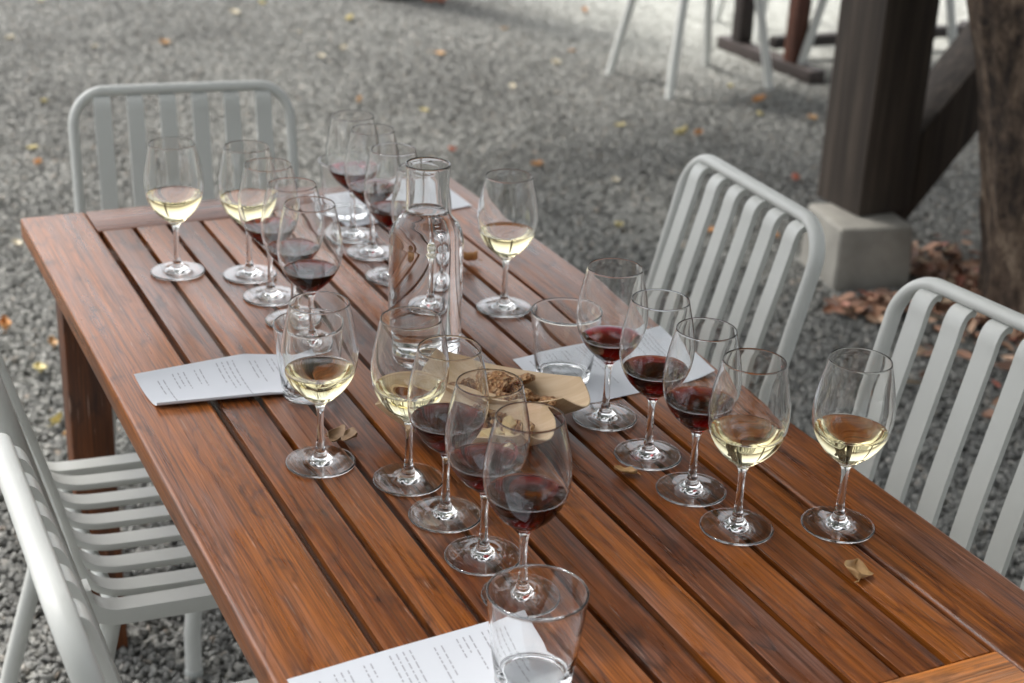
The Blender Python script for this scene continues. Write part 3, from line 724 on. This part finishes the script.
# ------------------------------------------------------------------ timber post on its concrete footing
def tbox(bm, lo, hi, bev, mtx=None): rbox(bm, lo, hi, bev, 2, mtx)
tp = empty('timber_post', (2.37, .95, 0)); tag(tp, 'thick dark timber post with diagonal brace standing on a concrete footing', 'post')
bm = bmesh.new(); rbox(bm, (-.085, -.12, -.02), (.135, .11, .18), .012, 3)
for v in bm.verts:
    if v.co.z < .05: v.co.x *= 1.06; v.co.y *= 1.06
o = from_bm('footing', bm, M['concrete'], tp, angle=40); o.rotation_euler.z = R(-12)
bm = bmesh.new(); rbox(bm, (.035 - .0, .0 - .0, .181), (.215, .2, 2.75), .006, 2)
for v in bm.verts: v.co += Vector((-.035, -.03, 0))
from_bm('post', bm, M['timber'], tp, angle=40)
bm = bmesh.new()
mt2 = Matrix.Translation((.07, .07, .24)) @ Matrix.Rotation(R(-49), 4, 'Y')
rbox(bm, (-.02, -.075, -.16), (2.1, .075, .0), .006, 2, mt2)
bm2 = bm
from_bm('brace', bm, M['timber'], tp, angle=40)
bm = bmesh.new(); rbox(bm, (-.7, -.02, 2.751), (1.8, .17, 2.95), .006, 2); from_bm('beam', bm, M['timber'], tp, angle=40)

# small far post at top edge
fp = empty('timber_post', (2.62, 5.08, 0)); tag(fp, 'distant dark post whose foot just shows at the top edge, left of centre', 'post')
bm = bmesh.new(); rbox(bm, (-.10, -.10, .08), (.10, .10, 2.75), .006, 2); from_bm('post', bm, M['timber'], fp, angle=40)
bm = bmesh.new(); rbox(bm, (-.12, -.12, -.02), (.12, .12, .079), .01, 2); from_bm('footing', bm, M['timber'], fp, angle=40)

# ------------------------------------------------------------------ tree
tr = empty('tree', (2.86, .50, 0)); tag(tr, 'thick rough barked tree trunk at the right edge beside the timber post', 'tree')
bm = bmesh.new()
path = catmull([(.03, -.02, -.08), (0, 0, .0), (-.06, .02, .25), (-.13, .05, .55), (-.22, .09, .9), (-.28, .11, 1.3), (-.25, .12, 1.8), (-.1, .1, 2.4), (.05, .05, 3.1)], 10)
rad = []
for i, p in enumerate(path):
    z = max(p.z, 0); rad.append((.25 + .05 * math.exp(-z / .12) + .012 * math.sin(z * 7)) * (1 - .12 * z / 2))
seg = 96; rings = []
for p, r in zip(path, rad):
    ring = []
    for j in range(seg):
        a = 2 * math.pi * j / seg; d = Vector((math.cos(a), math.sin(a), 0))
        q = r * (1 + .07 * noise.noise(Vector((d.x * 2, d.y * 2, p.z * 1.5))) + .05 * abs(noise.noise(Vector((d.x * 7, d.y * 7, p.z * 3)))) * 1.5 + .03 * noise.noise(Vector((d.x * 25, d.y * 25, p.z * 14))))
        ring.append(bm.verts.new(p + d * q))
    rings.append(ring)
for A, B in zip(rings, rings[1:]):
    for j in range(seg): bm.faces.new((A[j], A[(j + 1) % seg], B[(j + 1) % seg], B[j]))
from_bm('trunk', bm, M['bark'], tr)
rnd = random.Random(2); tips = []
for k in range(9):
    bm = bmesh.new()
    a = k * .7 + .1; st = Vector((.0, .06, 2.5 + .05 * k)); d = Vector((math.cos(a), math.sin(a), 0)); ln = rnd.uniform(2.6, 3.5)
    pts = [st, st + d * ln * .3 + Vector((0, 0, .5)), st + d * ln * .65 + Vector((rnd.uniform(-.3, .3), rnd.uniform(-.3, .3), .75)), st + d * ln + Vector((rnd.uniform(-.3, .3), rnd.uniform(-.3, .3), .8))]
    sm_ = catmull(pts, 6); sweep(bm, sm_, .085, seg=10, radii=[1 - .85 * i / len(sm_) for i in range(len(sm_))]); tips += sm_[5:]
    from_bm('branch', bm, M['bark'], tr)
lf = leafmat('green_leaf', (.035, .07, .02), (.08, .13, .035))
bm = bmesh.new(); k = 0  # crown out of view, spread wide to darken sky reflections from overhead
while k < 24000:
    rr_ = 3.7 * math.sqrt(rnd.random()); a = rnd.uniform(0, 6.283)
    p = Vector((rr_ * math.cos(a), rr_ * math.sin(a), 0)); n1 = noise.noise(p * 1.1 + Vector((3, 1, 0)))
    if n1 < -.28 and rnd.random() < .8: continue
    p.z = 2.95 + .25 * n1 + abs(rnd.gauss(0, .45)) * (1.15 - rr_ / 4.5)
    s_ = rnd.uniform(.05, .085); m3 = Matrix.Rotation(rnd.uniform(0, 6.28), 3, 'Z') @ Matrix.Rotation(rnd.uniform(-.9, .9), 3, 'X')
    V = [bm.verts.new(p + m3 @ (Vector(q) * s_)) for q in ((-1, 0, 0), (-.2, .55, .1), (1, 0, 0), (-.2, -.55, .1))]
    bm.faces.new(V); k += 1
from_bm('unseen_crown', bm, lf, tr, smooth=False)

blocker_tree = empty('tree', (-1.9, -6.3, 0)); tag(blocker_tree, 'broad leafy tree behind the viewpoint, added out of view to darken reflections in the glasses', 'tree')  # unseen tree, added to keep bright sky out of the glass reflections
bm = bmesh.new(); pth = [Vector((0, 0, -.05)), Vector((.03, .02, .8)), Vector((0, .05, 1.8)), Vector((.1, 0, 3.4))]
sweep(bm, catmull(pth, 6), .2, seg=16, radii=[1.15 - .045 * i for i in range(19)]); from_bm('trunk', bm, M['bark'], blocker_tree)  # trunk of the added unseen tree
bm = bmesh.new(); k = 0
while k < 15000:
    d = Vector((rnd.gauss(0, 1), rnd.gauss(0, 1), rnd.gauss(0, 1))).normalized(); q_ = rnd.uniform(.72, 1) * (1 + .18 * noise.noise(d * 2.2))
    p = Vector((d.x * 4.4, d.y * 3.0, d.z * 2.7)) * q_ + Vector((0, .0, 3.1))
    if p.z < .35: continue
    s_ = rnd.uniform(.08, .13); m3 = Matrix.Rotation(rnd.uniform(0, 6.28), 3, 'Z') @ Matrix.Rotation(rnd.uniform(-1.5, 1.5), 3, 'X')
    bm.faces.new([bm.verts.new(p + m3 @ (Vector(q) * s_)) for q in ((-1, 0, 0), (-.2, .6, .1), (1, 0, 0), (-.2, -.6, .1))]); k += 1
from_bm('unseen_crown', bm, lf, blocker_tree, smooth=False)

# ------------------------------------------------------------------ bar table and stools behind
bt = empty('bar_table', (4.35, 3.25, 0)); tag(bt, 'tall reddish brown wooden bar table far behind, only its legs in view', 'table')
def part(name, lo, hi, mat, bev=.006):
    bm = bmesh.new(); rbox(bm, lo, hi, bev, 2); from_bm(name, bm, M[mat], bt, angle=50)
for s in (-1, 1):
    x = s * .70
    part('leg', (x - .035, .17, .061), (x + .035, .24, .98), 'dark_wood' if s < 0 else 'red_wood')
    part('leg', (x - .035, -.24, .061), (x + .035, -.17, .98), 'red_wood')
    part('foot_beam', (x - .04, -.38, .0), (x + .04, .34, .06), 'dark_wood')
part('stretcher', (-.66, .0, .065), (.66, .05, .115), 'dark_wood')
part('tabletop', (-.85, -.35, .981), (.85, .35, 1.02), 'red_wood')
def make_stool():
    root = empty('bar_stool', (0, 0, 0))
    for (sx_, sy_) in ((-1, -1), (-1, 1), (1, -1), (1, 1)):
        bm = bmesh.new(); sweep(bm, [Vector((sx_ * .25, sy_ * .22, 0)), Vector((sx_ * .235, sy_ * .205, .1)), Vector((sx_ * .115, sy_ * .12, .76))], .019, seg=14)
        from_bm('leg', bm, M['chair'], root, angle=60)
    bm = bmesh.new(); fr_ = [Vector(p) for p in ((-.168, -.157, .5), (.168, -.157, .5), (.168, .157, .5), (-.168, .157, .5))]
    for i in range(4): sweep(bm, [fr_[i], fr_[(i + 1) % 4]], .009, seg=10)
    from_bm('foot_rest', bm, M['chair'], root, angle=60)
    bm = bmesh.new(); rbox(bm, (-.19, -.18, .76), (.19, .18, .785), .01, 3); from_bm('seat', bm, M['chair'], root, angle=50)
    return root
s0 = make_stool()
for i, (x, y, a, lab) in enumerate([(3.14, 3.06, 4, 'white metal bar stool with splayed legs at the left end of the bar table'),
                                    (3.93, 2.83, 8, 'white metal bar stool in front of the bar table, partly behind the timber post'),
                                    (4.15, 3.85, -6, 'white metal bar stool behind the bar table legs')]):
    o = s0 if i == 0 else copy_tree(s0); o.location = (x, y, .004); o.rotation_euler.z = R(a); tag(o, lab, 'stool', 'white bar stools at the far bar table')

# ------------------------------------------------------------------ world, sun
w = bpy.data.worlds.new('World'); sc.world = w; w.use_nodes = True
nt = w.node_tree; bg = nt.nodes['Background']
sky = nt.nodes.new('ShaderNodeTexSky'); sky.sky_type = 'NISHITA'; sky.sun_disc = False
EL, AZ = R(60), R(335)      # veiled sun, high, beyond the far end and a little to the left
sky.sun_elevation = EL; sky.sun_rotation = AZ; sky.dust_density = 4; sky.air_density = 1; sky.ozone_density = 1
hs = nt.nodes.new('ShaderNodeHueSaturation'); hs.inputs['Saturation'].default_value = .22
nt.links.new(sky.outputs[0], hs.inputs['Color']); nt.links.new(hs.outputs[0], bg.inputs['Color']); bg.inputs['Strength'].default_value = .12
sl = bpy.data.lights.new('sun', 'SUN'); sl.energy = 1.7; sl.angle = R(9); sl.color = (1, .96, .9)
so = bpy.data.objects.new('sun', sl); col.objects.link(so)
sd = Vector((math.sin(AZ) * math.cos(EL), math.cos(AZ) * math.cos(EL), math.sin(EL)))
so.rotation_euler = sd.to_track_quat('Z', 'Y').to_euler()

# ------------------------------------------------------------------ camera
cam = bpy.data.cameras.new('camera'); co_ = bpy.data.objects.new('camera', cam); col.objects.link(co_)
right, down, fwd = Rr
m = Matrix((( right.x, -down.x, -fwd.x, CAM.x), (right.y, -down.y, -fwd.y, CAM.y), (right.z, -down.z, -fwd.z, CAM.z), (0, 0, 0, 1)))
co_.matrix_world = m
cam.sensor_width = 36; cam.lens = f_ / 1024 * 36; cam.clip_start = .05; cam.clip_end = 500
cam.dof.use_dof = True; cam.dof.focus_distance = 1.62; cam.dof.aperture_fstop = 6.0
sc.camera = co_
sc.view_settings.view_transform = 'Standard'; sc.view_settings.look = 'None'; sc.view_settings.gamma = 1; sc.view_settings.exposure = 1.62
sc.render.engine = 'CYCLES'
cy = sc.cycles; cy.max_bounces = 24; cy.transmission_bounces = 24; cy.glossy_bounces = 8; cy.diffuse_bounces = 3; cy.volume_bounces = 0
cy.caustics_reflective = True; cy.caustics_refractive = True; cy.sample_clamp_indirect = 6; cy.blur_glossy = .5; cy.use_denoising = True
